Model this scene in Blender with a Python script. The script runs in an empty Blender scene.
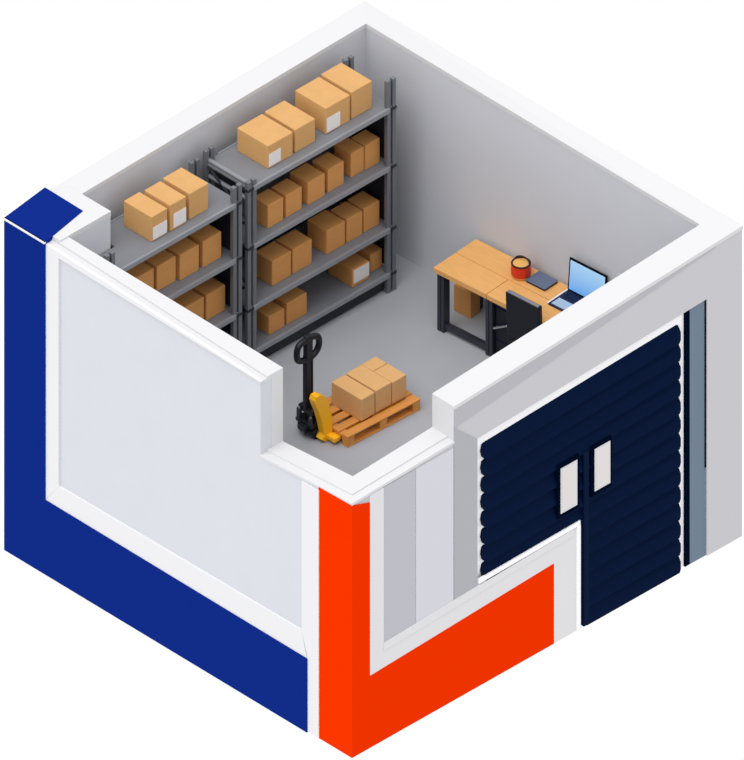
import bpy, bmesh, math, random
from mathutils import Vector, Matrix
random.seed(7)
C = bpy.context.scene.collection
# ------------------------------------------------------------------ view
S = 80.0                                   # image pixels per metre (orthographic)
EL, AZ = math.radians(35.8), math.radians(45.5)
se, ce, sa, ca = math.sin(EL), math.cos(EL), math.sin(AZ), math.cos(AZ)
ZK = S * ce                                # pixels per metre of height
def pz(px, py, z=0.0):                     # ground-plan point seen at a pixel, on level z
    a1 = (px - 352) / S
    b1 = (757 - py) / S - z * ce
    return Vector((a1*sa + b1/se*ca, -a1*ca + b1/se*sa))
class Frame:                               # vertical plane: origin, direction along, outward normal
    def __init__(s, O, P, inside):
        s.O = Vector(O); s.D = (Vector(P) - s.O).normalized(); s.L = (Vector(P) - s.O).length
        n = Vector((s.D.y, -s.D.x))
        if n.dot(Vector(inside) - s.O) > 0: n = -n
        s.N = n
    def pt(s, a, o, z):
        p = s.O + s.D*a + s.N*o
        return Vector((p.x, p.y, z))
    def at(s, px, py, out=0.0):            # pixel -> (along, height) on this plane
        p0 = pz(px, py, 0); p1 = pz(px, py, 1)
        d0 = (p0 - s.O).dot(s.N) - out; d1 = (p1 - s.O).dot(s.N) - out
        t = d0 / (d0 - d1)
        p = p0 + (p1 - p0)*t
        return ((p - s.O).dot(s.D), t)
# ------------------------------------------------------------------ materials
def lin(c): return tuple(((v/255)/12.92 if v/255 <= .04045 else ((v/255+.055)/1.055)**2.4) for v in c)
def mat(name, rgb, rough=.6, metal=0.0, noise=0.0, scale=8.0, stretch=(1,1,1), spec=.3, bump=0.0):
    m = bpy.data.materials.new(name); m.use_nodes = True
    nt = m.node_tree; b = nt.nodes['Principled BSDF']
    col = lin(rgb)
    b.inputs['Base Color'].default_value = (*col, 1)
    b.inputs['Roughness'].default_value = rough; b.inputs['Metallic'].default_value = metal
    b.inputs['Specular IOR Level'].default_value = spec
    if noise or bump:
        tc = nt.nodes.new('ShaderNodeTexCoord'); mp = nt.nodes.new('ShaderNodeMapping')
        mp.inputs['Scale'].default_value = stretch
        nz = nt.nodes.new('ShaderNodeTexNoise'); nz.inputs['Scale'].default_value = scale
        nz.inputs['Detail'].default_value = 4
        nt.links.new(tc.outputs['Object'], mp.inputs['Vector']); nt.links.new(mp.outputs['Vector'], nz.inputs['Vector'])
        if noise:
            rp = nt.nodes.new('ShaderNodeValToRGB')
            rp.color_ramp.elements[0].position = .3; rp.color_ramp.elements[1].position = .7
            rp.color_ramp.elements[0].color = (*[max(0, v*(1-noise)) for v in col], 1)
            rp.color_ramp.elements[1].color = (*[min(1, v*(1+noise)) for v in col], 1)
            nt.links.new(nz.outputs['Fac'], rp.inputs['Fac']); nt.links.new(rp.outputs['Color'], b.inputs['Base Color'])
        if bump:
            bp = nt.nodes.new('ShaderNodeBump'); bp.inputs['Strength'].default_value = bump
            bp.inputs['Distance'].default_value = .01
            nt.links.new(nz.outputs['Fac'], bp.inputs['Height']); nt.links.new(bp.outputs['Normal'], b.inputs['Normal'])
    return m
M = dict(
    white2=mat('frame_white', (221,221,224), .7, spec=0),
    white=mat('white_paint', (210,210,212), .7, spec=0),
    offwhite=mat('band_paint', (217,216,219), .7, spec=0),
    surround=mat('door_edge_white', (244,244,246), .7, spec=0),
    panel=mat('pale_panel', (204,206,213), .7, noise=.01, scale=2, spec=0),
    inner=mat('interior_paint', (201,203,210), .7, noise=.015, scale=1.5),
    right=mat('facade_grey', (194,193,198), .7, spec=0),
    right2=mat('facade_grey_deep', (178,178,184), .7, spec=0),
    clad=mat('cladding_grey', (184,185,192), .7, spec=0),
    cladl=mat('cladding_pale', (206,206,214), .7, spec=0),
    cladd=mat('cladding_pier', (172,173,179), .7, spec=0),
    blue=mat('blue_paint', (15,40,124), .6, spec=0),
    orange=mat('orange_paint', (230,50,0), .6, spec=0),
    navy=mat('door_navy', (4,20,50), .55, spec=.02),
    navy2=mat('door_post_navy', (3,12,32), .6, spec=0),
    steel=mat('jamb_steel', (112,127,143), .6, spec=0),
    near_black=mat('matt_black', (14,17,24), .7, spec=0),
    pane=mat('frosted_pane', (218,213,213), .6, spec=0),
    floor=mat('floor_concrete', (166,168,174), .6, noise=.04, scale=1.2),
    rack=mat('rack_steel', (110,113,120), .4, metal=.2, spec=.5),
    deck=mat('rack_deck', (122,124,130), .55, noise=.03, scale=5),
    rackl=mat('rack_rail', (138,141,148), .4, metal=.1, spec=.5),
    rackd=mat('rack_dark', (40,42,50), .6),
    card=mat('cardboard', (203,156,99), .75, noise=.035, scale=6, stretch=(1,1,5)),
    card2=mat('cardboard_brown', (206,146,84), .75, noise=.04, scale=6, stretch=(1,1,5)),
    card3=mat('cardboard_brightened', (216,168,112), .75, noise=.035, scale=6, stretch=(1,1,5)),  # same cardboard, colour brightened to offset weaker light at the pallet
    paper=mat('label_paper', (228,224,222), .6),
    wood=mat('desk_wood', (222,166,100), .5, noise=.06, scale=5, stretch=(1,9,9)),
    pallet=mat('pallet_wood', (212,144,72), .7, noise=.10, scale=5, stretch=(1,9,9), bump=.15),
    yellow=mat('truck_yellow', (253,184,32), .35),
    black=mat('black_plastic', (20,22,30), .35),
    blackm=mat('black_metal', (34,37,48), .4, spec=.5),
    chrome=mat('chrome', (190,194,200), .25, metal=.8),
    fabric=mat('chair_black', (16,20,32), .5),
    red=mat('red_enamel', (206,42,18), .3, spec=.5),
    tan=mat('tan_fill', (226,170,96), .6),
    dark=mat('dark_rim', (40,24,22), .5),
    lap=mat('laptop_shell', (24,34,66), .4),
    lap2=mat('laptop_keys', (14,26,62), .5),
    pad=mat('laptop_pad', (160,182,208), .4),
    slate=mat('notebook_slate', (92,104,128), .5),
    edge=mat('notebook_edge', (38,42,60), .5),
)
def screen_mat():
    m = bpy.data.materials.new('lit_screen'); m.use_nodes = True
    nt = m.node_tree; b = nt.nodes['Principled BSDF']
    b.inputs['Base Color'].default_value = (.02,.03,.05,1); b.inputs['Roughness'].default_value = .3
    tc = nt.nodes.new('ShaderNodeTexCoord'); sp = nt.nodes.new('ShaderNodeSeparateXYZ')
    rp = nt.nodes.new('ShaderNodeValToRGB')
    rp.color_ramp.elements[0].color = (*lin((108,170,236)),1); rp.color_ramp.elements[1].color = (*lin((168,212,246)),1)
    nt.links.new(tc.outputs['Generated'], sp.inputs['Vector']); nt.links.new(sp.outputs['Z'], rp.inputs['Fac'])
    nt.links.new(rp.outputs['Color'], b.inputs['Emission Color']); b.inputs['Emission Strength'].default_value = .9
    return m
M['screen'] = screen_mat()
# ------------------------------------------------------------------ mesh helpers
def box(bm, x0, x1, y0, y1, z0, z1, T=None):
    v = [Vector((x, y, z)) for z in (z0, z1) for y in (y0, y1) for x in (x0, x1)]
    if T is not None: v = [T @ p for p in v]
    v = [bm.verts.new(p) for p in v]
    for f in ((0,2,3,1),(4,5,7,6),(0,1,5,4),(2,6,7,3),(0,4,6,2),(1,3,7,5)):
        bm.faces.new([v[i] for i in f])
def hexa(bm, lower, upper):                # two rings of points
    a = [bm.verts.new(p) for p in lower]; b = [bm.verts.new(p) for p in upper]
    n = len(a)
    bm.faces.new(a[::-1]); bm.faces.new(b)
    for i in range(n): bm.faces.new((a[i], a[(i+1)%n], b[(i+1)%n], b[i]))
def prism(bm, fr, pts, o0, o1, corner=False):   # (along, height) outline given depth; o0 may follow the length
    f0 = o0 if callable(o0) else (lambda a: o0)
    k = lambda a, o: -o if corner and a <= 0 else a
    hexa(bm, [fr.pt(k(a, f0(a)), f0(a), z) for a, z in pts], [fr.pt(k(a, o1), o1, z) for a, z in pts])
def tube(bm, path, r, n=12, r2=None, fixed=None, closed=False):
    path = [Vector(p) for p in path]; rings = []
    up = Vector((0,0,1))
    for i, p in enumerate(path):
        m = len(path)
        d = (path[(i+1) % m] - path[i-1]).normalized() if closed else (path[min(i+1, m-1)] - path[max(i-1, 0)]).normalized()
        ref = Vector(fixed) if fixed else (up if abs(d.dot(up)) < .95 else Vector((1,0,0)))
        u = d.cross(ref).normalized(); w = d.cross(u).normalized()
        rr = r if r2 is None else r + (r2-r)*i/(len(path)-1)
        rings.append([bm.verts.new(p + (u*math.cos(t)+w*math.sin(t))*rr) for t in [2*math.pi*k/n for k in range(n)]])
    for a, b in zip(rings, rings[1:]):
        for k in range(n): bm.faces.new((a[k], a[(k+1)%n], b[(k+1)%n], b[k]))
    if closed:
        a, b = rings[-1], rings[0]
        for k in range(n): bm.faces.new((a[k], a[(k+1)%n], b[(k+1)%n], b[k]))
    else:
        bm.faces.new(rings[0][::-1]); bm.faces.new(rings[-1])
def lathe(bm, prof, c=(0,0,0), n=28):
    c = Vector(c); rings = []
    for r, z in prof:
        rings.append([bm.verts.new(c + Vector((r*math.cos(2*math.pi*k/n), r*math.sin(2*math.pi*k/n), z))) for k in range(n)])
    for a, b in zip(rings, rings[1:]):
        for k in range(n): bm.faces.new((a[k], a[(k+1)%n], b[(k+1)%n], b[k]))
    bm.faces.new(rings[0][::-1]); bm.faces.new(rings[-1])
def obj(name, bm, m, parent=None, bevel=0.0, seg=2, smooth=False, loc=None):
    bmesh.ops.recalc_face_normals(bm, faces=bm.faces)
    if bevel:
        es = [e for e in bm.edges if len(e.link_faces) == 2 and e.calc_face_angle(0) > .5]
        bmesh.ops.bevel(bm, geom=es, offset=bevel, segments=seg, affect='EDGES', profile=.5, clamp_overlap=True)
    me = bpy.data.meshes.new(name); bm.to_mesh(me); bm.free()
    me.materials.append(m)
    if smooth:
        for p in me.polygons: p.use_smooth = True
    o = bpy.data.objects.new(name, me); C.objects.link(o)
    if parent is not None: o.parent = parent
    if loc is not None: o.location = loc
    return o
def smooth_by_angle(o, ang=40):
    me = o.data
    for p in me.polygons: p.use_smooth = True
    me.set_sharp_from_angle(angle=math.radians(ang))
    return o
def tag(o, label, cat, group=None):
    o['label'] = label; o['category'] = cat
    if group: o['group'] = group
    return o
def thing(name, label, cat, loc, rotz=0.0, group=None):
    o = bpy.data.objects.new(name, None); C.objects.link(o)
    o.empty_display_size = .2; o.location = loc; o.rotation_euler = (0,0,rotz)
    return tag(o, label, cat, group)
def struct(name, bm, m, parent=None, bevel=0.0, label=None):
    o = obj(name, bm, m, parent, bevel)
    if parent is None: o['kind'] = 'structure'
    if label: o['label'] = label
    return o
NB = bmesh.new
# ------------------------------------------------------------------ the building
HL, HA, HR = 330/ZK, 332/ZK, 310/ZK
pF = pz(352, 757); pL = pz(5, 217.5+330); pR = pz(742, 537-1); pA = pz(365, 2+332)
mid = (pF + pA) / 2
fL = Frame(pF, pL, mid); fR = Frame(pF, pR, mid); fLA = Frame(pL, pA, mid); fAR = Frame(pA, pR, mid)
ZF = 118 / ZK                              # the raised warehouse floor
TF, TB = .375, .33                         # wall thicknesses
def L_(pts, o=0.0): return [fL.at(x, y, o) for x, y in pts]
def R_(pts, o=0.0): return [fR.at(x, y, o) for x, y in pts]
# wall on the left front with its stepped opening
lt_n = fL.at(260.5, 381.5); lt_b = fL.at(260.5, 455); lt_s = fL.at(352, 503)
lt_b = (lt_n[0], lt_b[1])
TL = .25
inl = lambda a: -(TF + (TL-TF)*max(0, (a-lt_n[0])/(fL.L-lt_n[0])))
b = NB(); prism(b, fL, [(fL.L,0),(0,0),(0,lt_s[1]-.025),(.375,lt_s[1]-.025),(lt_b[0],lt_b[1]-.025),lt_n,(fL.L,HL)], inl, 0)
struct('wall_front_left', b, M['panel'], label='pale grey front left wall with stepped low corner')
# wall on the right front: one outline with the door opening
rt_n = fR.at(454, 406.5); rt_b = fR.at(454, 441); rt_s = fR.at(352, 503)
rt_b = (rt_n[0], rt_b[1])
op_lt = fR.at(477.5, 438.5); op_lb = fR.at(477.5, 583); low_t = fR.at(580, 524.5)
op_rt = fR.at(707, 299)
b = NB(); prism(b, fR, [(0,0),(low_t[0],0),low_t,op_lb,op_lt,op_rt,(op_rt[0],0),(fR.L,0),(fR.L,HR),rt_n,(rt_b[0],rt_b[1]-.025),(.375,rt_s[1]-.025),(0,rt_s[1]-.025)], -TF, 0)
struct('wall_front_right', b, M['right'], label='light grey front right wall around the roller door')
def meet(f1, o1, f2, o2):                  # plan point where two offset wall lines cross
    p1 = f1.O + f1.N*o1; p2 = f2.O + f2.N*o2
    den = f1.D.x*f2.D.y - f1.D.y*f2.D.x
    t = ((p2.x-p1.x)*f2.D.y - (p2.y-p1.y)*f2.D.x)/den
    return p1 + f1.D*t
def back_wall(name, fr, h0, h1, lab):
    b = NB()
    f0, f1, i0, i1 = (fL, fAR, TL*.5, TB*.5) if fr is fLA else (fLA, fR, TB*.5, .1)
    e = [meet(fr,0,f0,-i0), meet(fr,0,f1,-i1), meet(fr,-TB,f1,-i1), meet(fr,-TB,f0,-i0)]
    hexa(b, [Vector((p.x,p.y,0)) for p in e], [Vector((p.x,p.y,z)) for p,z in zip(e,(h0-.03,h1-.03,h1-.03,h0-.03))])
    return struct(name, b, M['inner'], label=lab)
back_wall('wall_back_left', fLA, HL, HA, 'grey inner wall behind the shelving racks')
back_wall('wall_back_right', fAR, HA, HR, 'pale grey inner wall behind the desk')
# floor slab between the walls
b = NB()
ring = [pF+(fL.D+fR.D)*.2, pR-(fR.D+fAR.D)*.2+fAR.N*0, pA-fLA.D*.2+fAR.D*.2, pL-fL.D*.2+fLA.D*.2]
hexa(b, [Vector((p.x,p.y,ZF-.3)) for p in ring], [Vector((p.x,p.y,ZF)) for p in ring])
struct('floor', b, M['floor'], label='smooth grey warehouse floor')
# white copings on the wall tops
def slab(bm, outer0, outer1, inner1, inner0, z0, z1, th, up):
    P = [(outer0,z0),(outer1,z1),(inner1,z1),(inner0,z0)]
    hexa(bm, [Vector((p.x,p.y,z-th)) for p,z in P], [Vector((p.x,p.y,z+up)) for p,z in P])
def on(fr, a, o): return fr.O + fr.D*a + fr.N*o
OV = .008
b = NB()
slab(b, meet(fL,OV,fLA,OV), meet(fLA,OV,fAR,OV), meet(fLA,-TB-OV,fAR,-TB-OV), meet(fL,-.2,fLA,-TB-OV), HL, HA, .06, .006)
slab(b, meet(fLA,OV,fAR,OV), meet(fAR,OV,fR,OV), meet(fAR,-TB-OV,fR,-TF-OV), meet(fLA,-TB-OV,fAR,-TB-OV), HA, HR, .06, .006)
struct('trim_1', b, M['white'], label='white coping along the two back walls')
b = NB()
an, ab = lt_n[0]-.008, lt_b[0]
slab(b, on(fL,an,.012), meet(fL,.012,fLA,OV), on(fL,fL.L-.2,-.11), on(fL,an,-.11), lt_n[1], HL, .035, .004)
slab(b, on(fL,an,-.11), on(fL,fL.L-.2,-.11), on(fL,fL.L-.2,-TL-OV), on(fL,an,-TF-OV), lt_n[1], HL, .035, .026)
slab(b, meet(fL,.012,fR,.012), on(fL,ab,.012), on(fL,ab,-.11), meet(fL,-.11,fR,-.11), lt_s[1], lt_b[1], .035, .004)
slab(b, meet(fL,-.11,fR,-.11), on(fL,ab,-.11), on(fL,ab,-TF-OV), meet(fL,-TF-OV,fR,-TF-OV), lt_s[1], lt_b[1], .035, .022)
prism(b, fL, [(an,lt_b[1]),(an+.03,lt_b[1]),(an+.03,lt_n[1]-.034),(an,lt_n[1]-.034)], -TF-OV, -.19)
struct('trim_2', b, M['white'], label='white stepped coping of the front left wall')
b = NB()
an, ab = rt_n[0]-.008, rt_b[0]
slab(b, on(fR,an,.008), meet(fR,.008,fAR,OV), meet(fR,-TF-OV,fAR,-TB-OV), on(fR,an,-TF-OV), rt_n[1], HR, .05, .007)
slab(b, meet(fL,.012,fR,.012), on(fR,ab,.012), on(fR,ab,-.11), meet(fL,-.11,fR,-.11), rt_s[1], rt_b[1], .035, .004)
slab(b, meet(fL,-.11,fR,-.11), on(fR,ab,-.11), on(fR,ab,-TF-OV), meet(fL,-TF-OV,fR,-TF-OV), rt_s[1], rt_b[1], .035, .022)
prism(b, fR, [(an,rt_b[1]),(an+.03,rt_b[1]),(an+.03,rt_n[1]-.049),(an,rt_n[1]-.049)], -TF-OV, -.002)
struct('trim_3', b, M['white'], label='white stepped coping of the front right wall')
# blue corner post running into the blue base band
b = NB()
zt = HL
a45p = fL.at(45,238,.045)[0]
q = [on(fL,fL.L-.03,.045), pz(45,189.5,zt), pz(83,213,zt), on(fL,a45p,.045)]
hexa(b, [Vector((p.x,p.y,0)) for p in q], [Vector((p.x,p.y,zt+.035)) for p in q])
a45 = fL.at(45,500,.04); a307t = fL.at(307,659,.04)
prism(b, fL, [(a45p-.0005,0),(a307t[0],0),a307t,(a45p-.0005,a45[1])], -.1, .045)
struct('trim_4', b, M['blue'], label='royal blue corner post and base band')
b = NB()
prism(b, fL, [(a45p,zt+.012),(fL.L-.03,zt+.012),(fL.L-.03,zt+.035),(a45p,zt+.035)], .03, .06)  # white strip models the highlight along the post's bevelled top edge
struct('trim_13', b, M['white2'], label='thin white strip standing in for the edge highlight of the blue corner post')
# solid corner block beside the blue post
zb = HL
cb = pz(110.5, 213, zb)
b = NB()
yin = min(fLA.pt(0,-.1,0).y, fLA.pt(2,-.1,0).y)
box(b, .12, cb.x, cb.y, yin, ZF-.2, zb-.03)
struct('wall_corner', b, M['inner'], label='pale boxed corner block inside the far left corner')
b = NB(); box(b, .16, cb.x+.004, cb.y-.004, yin, zb-.05, zb+.028)
struct('trim_5', b, M['white'], label='white cap of the boxed corner block')
# white picture-frame trim of the left front wall
b = NB()
prism(b, fL, L_([(45,244),(260.3,381.8),(260.3,382.6),(58.5,258.5),(45,252)], .03), -.02, .028)
prism(b, fL, L_([(45,247),(58.5,258),(58.5,486.5),(45,499.5)], .03), -.02, .03)
prism(b, fL, L_([(58.5,486.5),(301.5,630.5),(307,659.5),(45,499.8)], .03), -.02, .03)
prism(b, fL, L_([(301.5,481),(318.5,491),(318.5,738),(307,731),(307,655),(301.5,630.5)], .03), -.02, .03)
struct('trim_6', b, M['white2'], label='white frame around the pale grey left panel')
# orange corner post running into the orange base band
b = NB()
prism(b, fL, [(-.018,0),(fL.at(318.5,0,.018)[0],0),(fL.at(318.5,0,.018)[0],lt_s[1]-.05),(-.018,lt_s[1]-.03)], -.05, .018, True)
k = R_([(370,676),(554,563.5)], .018)
prism(b, fR, [(-.018,0),(k[1][0],0),k[1],k[0],(k[0][0],rt_s[1]-.14),(-.018,rt_s[1]-.03)], -.05, .018, True)
struct('trim_7', b, M['orange'], label='bright orange corner post and base band')
# pale L-shaped band above the orange
b = NB()
k = R_([(370,480),(384,472),(384,643.5),(580,524.5),(554,563.5),(370,676)], .015)
a0, a1, a2, a3 = k[0][0], k[1][0], k[4][0], low_t[0]+.004
zc = rt_s[1]-.03
prism(b, fR, [(a0,zc),(a1,zc),k[2],(a3,k[3][1]),(a3,0),(a2,0),(a2,k[4][1]),(a0,k[5][1])], -.02, .015)
k2 = R_([(384,643.5),(384,651),(574,535.5),(574,528)], .026)
prism(b, fR, k2, .0, .026)
struct('trim_8', b, M['offwhite'], bevel=.003, label='off-white angled band above the orange base')
k = R_([(479,584),(479,579.5),(580.5,520.5),(580.5,620),(577,622),(577,527)], .028)
b = NB(); prism(b, fR, [k[0],k[1],k[2],(k[3][0],.01),(k[4][0],.01),k[5]], .0, .028)
struct('trim_14', b, M['surround'], label='white edge strip around the low wall beside the door')
# cladding strips of the low wall and the pier
def strip(name, x0, x1, ytop0, ytop1, m, lab, out):
    bo = R_([(x0, 643.5-(x0-384)*.607), (x1, 643.5-(x1-384)*.607)], out)
    b = NB(); prism(b, fR, [bo[0], bo[1], (bo[1][0], ytop1), (bo[0][0], ytop0)], -.01, out)
    return struct(name, b, m, label=lab)
strip('trim_9', 384, 415.5, zc, zc, M['clad'], 'mid grey vertical cladding strip', .012)
strip('trim_10', 416, 453.5, zc, zc, M['cladl'], 'pale grey vertical cladding strip', .016)
k = R_([(454,600.5),(477.3,586.5),(477.3,410),(454,424)], .008)
b = NB(); prism(b, fR, [k[0],k[1],(k[1][0], op_lt[1]-.0),(k[0][0], rt_n[1]-.32)], -.01, .008)
struct('trim_11', b, M['cladd'], label='darker grey pier left of the roller door')
zs = lambda a, d: rt_n[1] + (HR-rt_n[1])*(a-rt_n[0])/(fR.L-rt_n[0]) - d
a5 = fR.at(716,270,.006)[0]
b = NB(); prism(b, fR, [(rt_n[0]+.003,zs(rt_n[0],.34)),(a5,zs(a5,.075)),(a5,zs(a5,.055)),(rt_n[0]+.003,zs(rt_n[0],.055))], -.01, .006)
struct('trim_12', b, M['right2'], label='darker grey fascia strip under the coping')
# ------------------------------------------------------------------ roller door
door = bpy.data.objects.new('door_1', None); C.objects.link(door); door['kind'] = 'structure'
door['label'] = 'navy blue slatted roller door with two pale windows'
DO = -.02
al, ar = fR.at(481.5,500,DO)[0], fR.at(680,450,DO)[0]
am = fR.at(581.5,560,DO)[0]
zl, zr = fR.at(481.5,443.5,DO)[1], fR.at(680,322.5,DO)[1]
ztop = lambda a: zl + (zr-zl)*(a-al)/(ar-al)
b = NB(); NS = 14
for i in range(NS):
    t0, t1 = i/NS, (i+1)/NS
    L0 = al if (t0*zl) > op_lb[1]-.02 else am
    if t0*zl <= op_lb[1]-.02 < t1*zl - .08: L0 = am
    zz = lambda a, t: t*ztop(a)
    h = (t1-t0)*zl; r = h*.34
    pts = []                               # slat outline with rounded ends
    for a, sgn in ((L0, 1), (ar, -1)):
        for kk in (0, .15, .5, .85, 1):
            f = kk if sgn < 0 else kk
            ins = .05*(1-math.sin(math.pi*min(1,max(0,f))))**1.5
            pts.append((a + sgn*ins, f))
    left = pts[:5]; right = pts[5:]
    outl = [(a, zz(a, t0+(t1-t0)*f)) for a, f in left] + [(a, zz(a, t0+(t1-t0)*f)) for a, f in reversed(right)]
    fs = [f for a, f in left] + [f for a, f in reversed(right)]
    outl = [(a, z - .10*h*(f > .9)) for (a, z), f in zip(outl, fs)]
    lo = [fR.pt(a, DO-.03, z) for a, z in outl]
    hi = [fR.pt(a, DO-.028+.075*(1-f)**.8, z) for (a, z), f in zip(outl, fs)]
    hexa(b, lo, hi)
obj('slat_curtain', b, M['navy'], door)
b = NB(); e_ = .07
prism(b, fR, [(am+e_,.01),(ar-e_,.01),(ar-e_,ztop(ar)-e_),(al+e_,ztop(al)-e_),(al+e_,op_lb[1]+.06),(am+e_,op_lb[1]+.06)], -.06, -.045)
obj('slat_backing', b, M['near_black'], door)
b = NB()
prism(b, fR, [(op_lb[0]+.003,op_lb[1]-.05),(op_lb[0]+.003,op_lt[1]-.003),(op_rt[0]-.003,op_rt[1]-.003),(op_rt[0]-.003,.0),(low_t[0]+.004,.0),(low_t[0]+.004,low_t[1]-.05)], -.22, -.048)
obj('door_surround', b, M['surround'], door)['label'] = 'white backing edge around the slats'
zo = lambda a: op_lt[1] + (op_rt[1]-op_lt[1])*(a-op_lt[0])/(op_rt[0]-op_lt[0])
b = NB(); g0, g1 = fR.at(684,500,-.04)[0], fR.at(688.5,500,-.04)[0]
prism(b, fR, [(g0,0),(g1,0),(g1,zo(g1)-.04),(g0,zo(g0)-.05)], -.047, -.02)
obj('guide_rail', b, M['navy2'], door)
b = NB(); g2 = op_rt[0]-.003
prism(b, fR, [(g1+.004,0),(g2,0),(g2,zo(g2)+.04),(g1+.004,zo(g1)+.04)], -.047, -.02)
obj('jamb_panel', b, M['steel'], door)['label'] = 'blue grey steel side panel'
b = NB(); zq = fR.at(706,468)[1]
prism(b, fR, [(g2-.022,zq),(g2,zq),(g2,op_rt[1]-.01),(g2-.022,op_rt[1]-.02)], -.03, -.012)  # black strip put in for the shadow line along the jamb edge
obj('shadow_line', b, M['near_black'], door)
b = NB(); g0, g1m = fR.at(582,560,-.0)[0], fR.at(587.5,560,-.0)[0]; zm = fR.at(586,447,-.03)[1]
prism(b, fR, [(g0,0.01),(g1m,0.01),(g1m,zm),(g0,zm)], -.045, .034)
obj('centre_post', b, M['navy'], door, .01)
def door_window(pts, dx0, dx1):
    k = R_(pts, .05)
    a0 = min(p[0] for p in k); a1 = max(p[0] for p in k)
    z0 = (k[0][1]+k[1][1])/2; z1 = (k[2][1]+k[3][1])/2
    b = NB(); box2 = [(a0-dx0,z0-.06),(a1+dx1,z0-.06),(a1+dx1,z1+.06),(a0-dx0,z1+.06)]
    prism(b, fR, box2, -.04, .04)
    w = obj('window_frame', b, M['navy2'], door)
    b = NB(); prism(b, fR, [(a0,z0),(a1,z0),(a1,z1),(a0,z1)], .0, .048)
    e = obj('pane_edge', b, M['white'], w)
    b = NB(); d = .03; prism(b, fR, [(a0+d,z0+d),(a1-d*.6,z0+d),(a1-d*.6,z1-d),(a0+d,z1-d)], .0, .051)
    obj('pane', b, M['pane'], w)['label'] = 'pale frosted pane'
door_window([(561,514),(577.5,505),(577.5,460),(561,469)], .05, .04)
door_window([(595,491.5),(610.5,483),(610.5,441),(595,449.5)], .06, .03)
# ------------------------------------------------------------------ shelving racks
uF = pz(390, 290, ZF); YF = uF.y                 # front line of both racks
fK = Frame((pz(200,400,ZF).x*0, YF), (10, YF), (5, YF+5))   # plane of the rack fronts, along = x
def rx(px, py): return fK.at(px, py)
DEP = .75
def post(root, x, y, z1, flip=1):
    b = NB()
    box(b, x-.065, x-.005, y-.03, y+.03, 0, z1)
    box(b, x+.03, x+.09, y-.03, y+.03, 0, z1)
    box(b, x-.02, x+.035, y+.015, y+.03, 0, z1-.03)
    box(b, x-.075, x+.09, y-.045, y+.045, 0, .012)
    return obj('post', b, M['rack'], root, .008)
def rack(name, label, xl, xr, levels, ztl, ztr, notch=None, notchx=None, rail=False):
    root = thing(name, label, 'shelving rack', (xl, YF, ZF), 0, None)
    w = xr - xl
    x0r = 0 if notchx is None else notchx - xl
    post(root, 0, 0, ztl); post(root, w, 0, ztr)
    post(root, x0r + (.12 if notchx is not None else 0), DEP, ztl+.1 if notchx is None else ztl-.35); post(root, w, DEP, ztr+(-.06 if notchx is None else .0))
    for z in levels:
        b = NB()
        if notchx is None:
            box(b, -.04, w+.04, -.02, DEP+.02, z-.03, z)
        else:
            pts = [(-.04,-.02),(w+.04,-.02),(w+.04,DEP+.02),(x0r+.03,DEP+.02),(x0r+.03,notch),(-.04,notch)]
            hexa(b, [Vector((x,y,z-.03)) for x,y in pts], [Vector((x,y,z)) for x,y in pts])
        s = obj('shelf', b, M['deck'], root)
        b = NB(); box(b, .03, w-.03, -.05, -.015, z-.062, z+.010)
        obj('beam', b, M['rackl'], s, .006)
        b = NB(); box(b, x0r+.2, w-.03, DEP+.015, DEP+.04, z-.085, z+.012); obj('beam', b, M['rackl'], s, .006)
        for xx in (0.0, w):
            b = NB(); box(b, xx-.072, xx+.097, -.04, .05, z-.055, z-.015); obj('beam_clip', b, M['rackd'], s, .008)
    zt = levels[-1]
    b = NB(); box(b, .05, w-.03, .03, .05, .03, levels[0]-.03); obj('under_shelf_shade', b, M['rackd'], root)  # dark sheet standing in for the shade under the bottom shelf
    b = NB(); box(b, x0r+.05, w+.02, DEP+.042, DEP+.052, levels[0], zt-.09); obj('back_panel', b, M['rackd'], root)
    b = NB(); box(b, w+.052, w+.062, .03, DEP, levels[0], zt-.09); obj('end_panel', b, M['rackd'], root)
    if rail:
        for zr_ in (ztl-.06, ztl-.30):
            b = NB(); tube(b, [(0,0,zr_),(0,DEP,zr_+.0)], .03); obj('end_rail', b, M['rackl'], root, smooth=False)
        b = NB()
        zz = .3; kq = 0
        while zz < ztl-.45:
            y0, y1 = (0, DEP) if kq % 2 == 0 else (DEP, 0)
            tube(b, [(-.02,y0,zz),(-.02,y1,zz+.5)], .018, 8); zz += .5; kq += 1
        obj('brace', b, M['rackd'], root)
    return root
xl, xr = rx(250,370)[0], rx(389.5,290)[0]
def lev(px, py, k=0): return rx(px, py)[1] - ZF + k
lb = [(lev(386,272)+lev(255.7,349))/2, (lev(386,226)+lev(254.5,306))/2, (lev(385,164)+lev(254.5,245))/2, (lev(385,108)+lev(253,185.5))/2]
rack('storage_rack', 'tall dark grey four-level rack of boxes nearest the back corner', xl, xr, lb, 190/ZK, 211/ZK, rail=True)
xl2, xr2 = rx(108.5,452)[0], rx(235.5,379)[0]
ll = [lev(232,364), lev(228,317), (lev(232,260)+lev(165,296))/2, (lev(232,204)+lev(119,268))/2]
rack('storage_rack', 'lower dark grey rack of boxes partly hidden behind the front left wall', xl2, xr2, ll, 198/ZK, 193/ZK,
     notch=cb.y-YF-.02, notchx=cb.x+.03)
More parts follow.
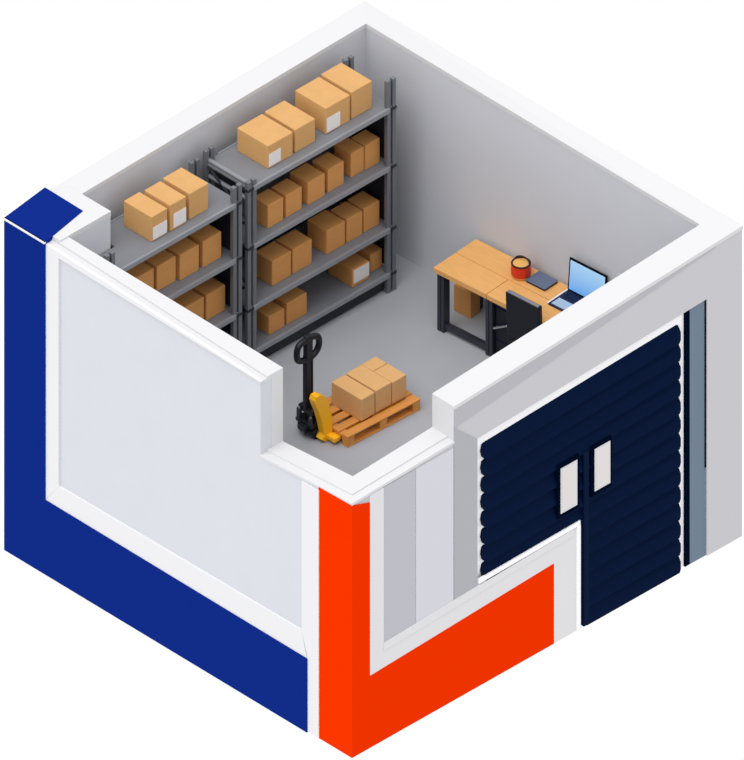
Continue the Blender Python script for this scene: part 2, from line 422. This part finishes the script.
# ------------------------------------------------------------------ cardboard boxes
KX, KY = S*sa, S*ca
def carton(label, group, px, py, w, d, h, z, m='card', lab=None, fr=None, jit=0.0):
    p = pz(px, py, z) if fr is None else fr
    W, D, H = w/KX, d/KY, h/ZK
    b = NB(); box(b, -W/2, W/2, -D/2, D/2, 0, H)
    o = obj('cardboard_box', b, M[m], None, .010, 2)
    # closed flap seam: a fine fold groove along the top
    o.location = (p.x+W/2, p.y+D/2, z+.001)
    tag(o, label, 'box', group)
    if lab:
        x0, x1, z0, z1 = lab
        b = NB(); box(b, -W/2+W*x0, -W/2+W*x1, -D/2-.006, -D/2+.002, H*z0, H*z1)
        obj('shipping_label', b, M['paper'], o)['label'] = 'white paper shipping label'
    return o
Zb = [ZF+v for v in lb]; Zl = [ZF+v for v in ll]
G = 'cardboard boxes on the tall rack'
T = 'on the top shelf of the tall rack'
carton('large box with white label at the left end of the tall rack top shelf', G, 268,169.3, 25, 31, 23, Zb[3], lab=(.03,.5,.08,.62))
carton('second box from the left on the tall rack top shelf, no label', G, 295.3,153, 20, 31, 23, Zb[3])
carton('large box with white label, third from the left on the tall rack top shelf', G, 326,134.7, 24, 31, 26, Zb[3], lab=(.03,.58,.06,.6))
carton('box at the right end of the tall rack top shelf, beside the tall post', G, 351.7,119.5, 20.5, 31, 27, Zb[3])
T = 'on the second shelf down of the tall rack'
for i, (n, px, py, w, d, h) in enumerate((('leftmost small box', 268,229,15.5,15,23), ('second small box from the left', 286,218,16,15,22),
        ('third small box from the left', 308,205.6,17,18.5,22.5), ('fourth small box from the left', 328,193,16,16,23),
        ('second small box from the right', 351,178,13,17,24), ('rightmost small box', 365.5,170.5,14.5,14.5,24.5))):
    carton(n+' '+T, G, px, py, w, d, h, Zb[2], 'card2')
T = 'on the third shelf down of the tall rack'
for n, px, py, w, d, h in (('leftmost box', 272.2,286.5,19,17.5,24.5), ('second box from the left', 293,274.4,19,17,24.5),
        ('middle box of five', 326.6,255,18.6,19.5,23.5), ('second box from the right', 347,243.4,15.7,17,23.5), ('rightmost box', 364,233,15.7,17,23.5)):
    carton(n+' '+T, G, px, py, w, d, h, Zb[1], 'card2')
T = 'on the bottom shelf of the tall rack'
carton('small low box at the left end '+T, G, 269,335.5, 15.7, 15, 18, Zb[0], 'card2')
carton('small box second from the left '+T, G, 287,325, 20, 16, 21, Zb[0], 'card2')
carton('wide low box with white label '+T, G, 352.5,288, 17, 25, 17.5, Zb[0], 'card2', lab=(.06,.97,.2,.95))
carton('box at the right end '+T+', no label', G, 370.6,273, 11.6, 16, 18, Zb[0], 'card2')
G = 'cardboard boxes on the lower rack'
carton('leftmost box with white label on the lower rack top shelf', G, 151.5,242.4, 16, 28, 25, Zl[3], lab=(.08,.96,.06,.55))
carton('middle box with white label on the lower rack top shelf', G, 170.2,232, 16, 26, 26.5, Zl[3], lab=(.2,.98,.08,.6))
carton('rightmost box on the lower rack top shelf, no label', G, 189.5,220, 19, 27, 26, Zl[3])
for n, px, py, w, d, h in (('leftmost box, cut off by the white wall,', 137,303,17,15,25), ('second box from the left', 157,292,19,15,25),
        ('third box from the left', 180,281,19,16,25.5), ('rightmost box', 203,268,18.5,15,26)):
    carton(n+' on the middle shelf of the lower rack', G, px, py, w, d, h, Zl[2], 'card2')
carton('box half hidden by the white wall on the third shelf of the lower rack', G, 185,333, 19, 14, 25, Zl[1], 'card2')
carton('right-hand box on the third shelf of the lower rack beside the post', G, 206.5,321, 19, 15, 25.5, Zl[1], 'card2')
# ------------------------------------------------------------------ pallet with its load
pp = pz(347.7, 448, ZF)
PW, PD = 70/KX, 45/KY
pal = thing('wooden_pallet', 'wooden pallet on the floor carrying four boxes', 'pallet', (pp.x, pp.y, ZF), math.radians(-2.5))
nb = 5; bw = PD/(nb+ (nb-1)*.42)
for i in range(nb):
    y0 = i*bw*1.42
    b = NB(); box(b, 0, PW, y0, y0+bw, .142, .165); obj('deck_board', b, M['pallet'], pal, .005)
for x0 in (0, PW/2-.06, PW-.12):
    b = NB(); box(b, x0, x0+.12, .004, PD-.004, .118, .142); obj('cross_board', b, M['pallet'], pal, .004)
    for y0 in (.006, PD/2-.05, PD-.106):
        b = NB(); box(b, x0+.002, x0+.118, y0, y0+.1, .022, .118); obj('block', b, M['pallet'], pal, .004)
for y0 in (0, PD/2-.056, PD-.112):
    b = NB(); box(b, 0, PW, y0, y0+.112, 0, .022); obj('bottom_board', b, M['pallet'], pal, .004)
ZP = ZF + .165
G = 'cardboard boxes on the pallet'
carton('front-left box on the pallet, long side facing the pallet truck', G, 361.4,421.8, 13.5, 30, 22, ZP, 'card3')
carton('middle long box on the pallet', G, 376,413.5, 15.5, 30, 22.5, ZP, 'card3')
carton('front right box on the pallet', G, 392.5,404.5, 14, 19, 22, ZP, 'card3')
pb = pz(392.5,404.5,ZP)
carton('back right box on the pallet, behind the front right box', G, 0,0, 14, 11.5, 22, ZP, 'card3', fr=Vector((pb.x, pb.y+19/KY+.008)))
# ------------------------------------------------------------------ pallet truck
cy = PD/2
tr = thing('pallet_truck', 'yellow and black hand pallet truck with its forks under the pallet', 'pallet truck', (pp.x, pp.y, ZF), math.radians(-2.5))
fT = Frame((pp.x, pp.y+cy-.13), (pp.x+10, pp.y+cy-.13), (pp.x, pp.y+5))
prof = [(315.0,403),(316.5,398.5),(320,396.2),(324.5,397),(328,401),(329.5,408),(331.5,418),(335,424),(340.5,428),(340.5,434),(334,437.5),(325.5,442.5),(321.5,441),(324.5,436),(322.5,426),(319.5,415),(316,407)]
pts = [(min(a, -.012), z) for a, z in [fT.at(x, y) for x, y in prof]]
b = NB(); hexa(b, [Vector((a, cy-.13, z-ZF)) for a, z in pts], [Vector((a, cy-.02, z-ZF)) for a, z in pts])
obj('fork_carriage', b, M['yellow'], tr, .012, 2)
xg = max(a for a, z in pts)
b = NB(); box(b, -.11, -.012, .13, PD-.12, .05, .115); obj('fork_yoke', b, M['yellow'], tr, .01)
for y0 in (.135, PD-.135-.13):
    b = NB(); box(b, -.1, PW-.12, y0, y0+.13, .06, .11); f = obj('fork', b, M['yellow'], tr, .008)
    b = NB(); tube(b, [(PW-.16, y0+.03, .04),(PW-.16, y0+.1, .04)], .036, 14); obj('load_roller', b, M['black'], f)
pc = pz(309, 434.5, ZF) - pp
xh, yh = pc.x, pc.y
for y0 in (yh-.15, yh+.07):
    b = NB(); tube(b, [(xh, y0, .085),(xh, y0+.08, .085)], .085, 22); w = smooth_by_angle(obj('steer_wheel', b, M['black'], tr, .008))
    b = NB(); tube(b, [(xh, y0-.006, .085),(xh, y0+.086, .085)], .03, 14); obj('hub', b, M['chrome'], w)
b = NB(); tube(b, [(xh, yh-.17, .085),(xh, yh+.17, .085)], .022, 10); obj('axle', b, M['blackm'], tr)
b = NB(); xe = min(xh+.16, -.012); box(b, xh-.15, xe, yh-.08, yh+.08, .10, .22); box(b, xh-.12, xe, yh-.15, yh+.15, .18, .25)
obj('pump_base', b, M['black'], tr, .02)
b = NB(); tube(b, [(xh+.02, yh, .24),(xh+.02, yh, .44),(xh+.02,yh,.445),(xh+.02,yh,.47)], .075, 20)
smooth_by_angle(obj('pump_cylinder', b, M['black'], tr, .006))
for dx, dy, r_, z_ in ((.12,-.11,.035,.38),(-.09,-.11,.03,.34),(-.1,.09,.035,.40)):
    b = NB(); tube(b, [(xh+dx, yh+dy, .24),(xh+dx, yh+dy, z_)], r_, 14)
    v_ = smooth_by_angle(obj('valve', b, M['blackm'], tr, .006))
    b = NB(); tube(b, [(xh+dx, yh+dy, z_),(xh+dx, yh+dy, z_+.015)], r_*.55, 12); obj('valve_cap', b, M['chrome'], v_)
b = NB(); box(b, xh-.09, xh+.07, yh-.13, yh+.13, .36, .44); obj('tiller_bracket', b, M['black'], tr, .018)
b = NB(); tube(b, [(xh-.12, yh-.02, .17),(xh-.18, yh-.12, .15)], .018, 10); obj('foot_pedal', b, M['black'], tr)
ph_ = pz(307, 347, ZF+1.35) - pp
ha = (yh, )
fH = Frame((pp.x, pp.y+yh), (pp.x+10, pp.y+yh), (pp.x, pp.y+9))
hx, hz = fH.at(307, 347.5); hz -= ZF
b = NB(); sw = .062
box(b, hx-sw, hx+sw, yh-.03, yh+.03, .40, hz-.12)
for q in (-.045, .045): box(b, hx+q-.012, hx+q+.012, yh-.04, yh-.028, .46, hz-.14)
obj('tiller_shaft', b, M['black'], tr, .012)
b = NB(); loop = []
raw = [(-.05,-.19),(-.17,-.15),(-.21,-.08),(-.205,.05),(-.155,.125),(-.03,.155),(.08,.155),(.175,.12),(.21,.04),(.205,-.06),(.15,-.14),(.05,-.19)]
def catmull(p, k=4):
    out = []; m = len(p)
    for i in range(m):
        a, b_, c, d = [Vector(p[(i+q) % m]) for q in (-1,0,1,2)]
        for t in [q/k for q in range(k)]:
            out.append(.5*((2*b_) + (c-a)*t + (2*a-5*b_+4*c-d)*t*t + (-a+3*b_-3*c+d)*t**3))
    return out
tube(b, [(hx+q[0]*.88, yh, hz-.02+q[1]*.88) for q in catmull(raw)], .042, 12, None, (0,1,0), True)
smooth_by_angle(obj('tiller_handle', b, M['black'], tr))
b = NB(); box(b, hx-.055, hx+.055, yh-.035, yh+.035, hz-.2, hz+.17); obj('handle_post', b, M['black'], tr, .012)
# ------------------------------------------------------------------ desk
d0 = pz(437, 330, ZF)
e1 = (pR - pA).normalized()
e1.rotate(Matrix.Rotation(math.radians(1.4), 2)); e2 = Vector((-e1.y, e1.x))
rot = math.atan2(e1.y, e1.x)
fD = Frame(d0, d0+e1*5, d0+e2*3)
LEN, DP, DH = 2.2, .755, .965
desk = thing('office_desk', 'light wooden desk with black legs along the back right wall', 'desk', (d0.x, d0.y, ZF), rot)
b = NB(); g = .004
xs = .86
box(b, -.035, xs-.02-g, -.03, DP*.52, DH-.075, DH)
box(b, xs-.02+g, LEN, -.03, DP*.52, DH-.075, DH)
box(b, -.035, LEN, DP*.52+2*g, DP+.03, DH-.075, DH)
obj('desk_top', b, M['wood'], desk, .006)
lw = .115
for a0 in (0, .80, LEN-lw-.05):
    for y0 in (0, DP-lw):
        b = NB(); box(b, a0, a0+lw*.45, y0, y0+lw, 0, DH-.076); box(b, a0+lw*.55, a0+lw, y0, y0+lw, 0, DH-.076); box(b, a0+.03, a0+lw-.03, y0+.01, y0+lw-.01, 0, DH-.08)
        obj('leg', b, M['blackm'], desk, .006)
b = NB(); box(b, lw-.01, .81, .02, .09, .05, .13); obj('stretcher', b, M['blackm'], desk, .006)
b = NB(); box(b, .02, LEN-.08, .03, .07, DH-.13, DH-.076); box(b, .02, LEN-.08, DP-.07, DP-.03, DH-.13, DH-.076); obj('apron', b, M['blackm'], desk, .004)
b = NB(); box(b, .92, 1.26, .06, DP-.06, .02, DH-.085); dp = obj('drawer_pedestal', b, M['lap'], desk, .008)
b = NB()
for z0 in (.05, .30, .55): box(b, .935, 1.245, .045, .06, z0, z0+.225)
obj('drawer_front', b, M['fabric'], dp, .006)
b = NB(); box(b, 1.26, LEN-.1, DP-.12, DP-.10, .03, DH-.08); obj('modesty_panel', b, M['fabric'], desk)
def dpt(a, bb, z=0.0):
    p = d0 + e1*a + e2*bb
    return Vector((p.x, p.y, ZF+z))
def onfloor(px, py, z):                    # pixel -> desk frame, on level z
    p = pz(px, py, ZF+z) - d0
    return p.dot(e1), p.dot(e2)
# box under the desk
W_, D_, H_ = .28, .185, .40
a_, b_ = onfloor(470.5, 319, 0)
bx = NB(); box(bx, -W_/2, W_/2, -D_/2, D_/2, 0, H_)
o = obj('cardboard_box', bx, M['card2'], None, .010)
o.location = dpt(a_-W_/2, b_+D_/2, .001); o.rotation_euler = (0,0,rot)
tag(o, 'cardboard box on the floor under the desk', 'box')
# office chair
cbk = -.14
fC = Frame(d0+e2*cbk, d0+e2*cbk+e1*5, d0+e2*3)
atl = fC.at(506, 292.5); atr = fC.at(539.5, 305.8)
am_, wz = (atl[0]+atr[0])/2, atr[0]-atl[0]
zt_ = (atl[1]+atr[1])/2 - ZF
ch = thing('office_chair', 'black office chair pushed in at the wooden desk', 'chair', dpt(am_, cbk+.34), rot)
b = NB(); hw = wz/2
T_ = Matrix.Translation((0,-.34,.62)) @ Matrix.Rotation(math.radians(2), 4, 'X')
box(b, -hw, hw, 0, .085, 0, zt_-.62, T_)
back = obj('backrest', b, M['fabric'], ch, .025, 3)
b = NB(); box(b, -hw+.02, hw-.02, .012, .06, zt_-.625, zt_-.612, T_); obj('edge_piping', b, M['deck'], back, .003)
b = NB(); box(b, -hw+.01, hw-.01, -.24, .26, .5, .6); obj('seat', b, M['fabric'], ch, .03, 3)
b = NB(); box(b, -.05, .05, -.31, -.24, .45, .72); box(b, -.05, .05, -.28, 0, .44, .48); obj('back_support', b, M['black'], ch, .01)
b = NB(); tube(b, [(0,0,.12),(0,0,.46)], .03, 14); obj('gas_column', b, M['chrome'], ch)
fV = Frame(d0, d0+e1*5, d0+e2*3)
lv = fV.at(494, 328, -0.0); lv2 = fV.at(507, 326, -0.0)
b = NB(); yv = -cbk-.34; tube(b, [(-.1,yv+.05,.5),(lv2[0]-am_, yv, lv2[1]-ZF),(lv[0]-am_, yv, lv[1]-ZF)], .016, 10); obj('seat_lever', b, M['chrome'], ch)['label'] = 'chrome lever'
for k in range(5):
    t = 2*math.pi*k/5 + .3
    x, y = .23*math.cos(t), .23*math.sin(t)
    b = NB(); tube(b, [(0,0,.13),(x,y,.085)], .032, 10, .02); lg = obj('base_leg', b, M['black'], ch)
    b = NB(); tube(b, [(x-.02*math.sin(t), y+.02*math.cos(t), .032),(x+.02*math.sin(t), y-.02*math.cos(t), .032)], .032, 14); tube(b, [(x,y,.03),(x,y,.095)], .012, 8)
    obj('caster', b, M['black'], lg)
# things on the desk
ZD = DH + .001
def on_desk(px, py): return onfloor(px, py, DH)
a_, b_ = on_desk(521, 276)
mug = thing('enamel_pot', 'red enamel pot with dark rim on the desk', 'pot', dpt(a_, b_, ZD), rot)
r = .128
b = NB(); lathe(b, [(r*.82,0),(r*.9,.01),(r*.95,.035)], n=32); smooth_by_angle(obj('pot_base', b, M['tan'], mug))['label'] = 'pot base with a tan reflection painted in'  # tan colour stands in for a reflection low on the pot
b = NB(); lathe(b, [(r*.93,.03),(r,.06),(r*1.02,.12),(r*.95,.19),(r*.86,.20),(r*.84,.188)], n=32); smooth_by_angle(obj('body', b, M['red'], mug))
b = NB(); lathe(b, [(.001,.186),(r*.80,.19),(r*.80,.201),(.001,.206)], n=32); smooth_by_angle(obj('lid', b, M['tan'], mug))['label'] = 'tan wooden lid'
b = NB(); tube(b, [(r*.9*math.cos(t), r*.9*math.sin(t), .202) for t in [2*math.pi*k/32 for k in range(33)]], .012, 8); smooth_by_angle(obj('rim', b, M['dark'], mug))
b = NB(); tube(b, [(r*.93*math.cos(t), .015+.05*math.sin(t), .20+.055*math.sin(t)) for t in [math.pi*k/16 for k in range(17)]], .010, 8); smooth_by_angle(obj('bail_handle', b, M['dark'], mug))
# notebook
c4 = [on_desk(*q) for q in ((526.5,281.5),(541,275.5),(557,283),(543,290))]
a_ = sum(c[0] for c in c4)/4; b_ = sum(c[1] for c in c4)/4
nbk = thing('notebook', 'slate blue notebook lying between the red pot and the laptop', 'notebook', dpt(a_, b_, ZD), rot)
b = NB(); box(b, -.155, .155, -.125, .125, 0, .03); obj('pages', b, M['edge'], nbk, .004)
b = NB(); box(b, -.16, .16, -.13, .13, .03, .038); obj('cover', b, M['slate'], nbk, .003)
# laptop
lapw, lapd = .62, .40
LB = DP - .045                             # hinge line near the back edge of the desk
fS = Frame(d0+e2*LB, d0+e2*LB+e1*5, d0-e2*3)
LA = fS.at(568.5, 284)[0] + lapw/2
lap = thing('laptop', 'open dark laptop with a bright blue screen on the desk', 'laptop', dpt(LA, LB-lapd/2, ZD), rot)
b = NB(); box(b, -lapw/2, lapw/2, -lapd/2, lapd/2, 0, .025); obj('base', b, M['lap'], lap, .008)
b = NB(); box(b, -lapw/2-.012, -lapw/2+.012, -lapd/2, lapd/2, .004, .030); obj('side_edge', b, M['paper'], lap, .003)['label'] = 'pale silver side edge'
b = NB()
for i in range(5):
    for j in range(12):
        x = -lapw/2+.05+j*.0435; y = -.0+.02+i*.034
        box(b, x, x+.037, y, y+.028, .024, .031)
obj('keyboard', b, M['lap2'], lap)
b = NB(); box(b, -lapw/2+.04, .16, -lapd/2+.025, -.02, .024, .028); obj('palm_pad', b, M['pad'], lap)['label'] = 'light blue grey palm rest'
Ts = Matrix.Translation((0, lapd/2-.012, .02)) @ Matrix.Rotation(math.radians(-5), 4, 'X')
b = NB(); box(b, -lapw/2, lapw/2, -.012, .012, 0, .48, Ts); sc = obj('screen_lid', b, M['near_black'], lap, .008)
b = NB(); box(b, -lapw/2+.025, lapw/2-.025, -.015, -.011, .03, .455, Ts); obj('screen', b, M['screen'], sc)['label'] = 'glowing light blue screen'
# ------------------------------------------------------------------ light and camera
w = bpy.data.worlds.new('sky'); bpy.context.scene.world = w; w.use_nodes = True
bg = w.node_tree.nodes['Background']; bg.inputs['Color'].default_value = (1,1,1,1); bg.inputs['Strength'].default_value = 1.0
sd = bpy.data.lights.new('sun', 'SUN'); sd.energy = 1.6; sd.angle = math.radians(50); sd.color = (1,.995,.985)
so = bpy.data.objects.new('sun', sd); C.objects.link(so)
so.rotation_euler = Vector((.45, .07, -.89)).to_track_quat('-Z', 'Y').to_euler(); so.location = (-4, -2, 12)
cd = bpy.data.cameras.new('camera'); cam = bpy.data.objects.new('camera', cd); C.objects.link(cam)
cd.type = 'ORTHO'; cd.ortho_scale = 760/S; cd.clip_end = 200
f = Vector((ce*ca, ce*sa, -se))
t = pz(372, 380, 2.0)
cam.location = Vector((t.x, t.y, 2.0)) - f*40
cam.rotation_euler = f.to_track_quat('-Z', 'Y').to_euler()
scn = bpy.context.scene; scn.camera = cam
scn.view_settings.view_transform = 'Standard'; scn.view_settings.look = 'None'
scn.view_settings.exposure = 0; scn.view_settings.gamma = 1; scn.view_settings.use_curve_mapping = False
scn.cycles.max_bounces = 8; scn.cycles.diffuse_bounces = 5
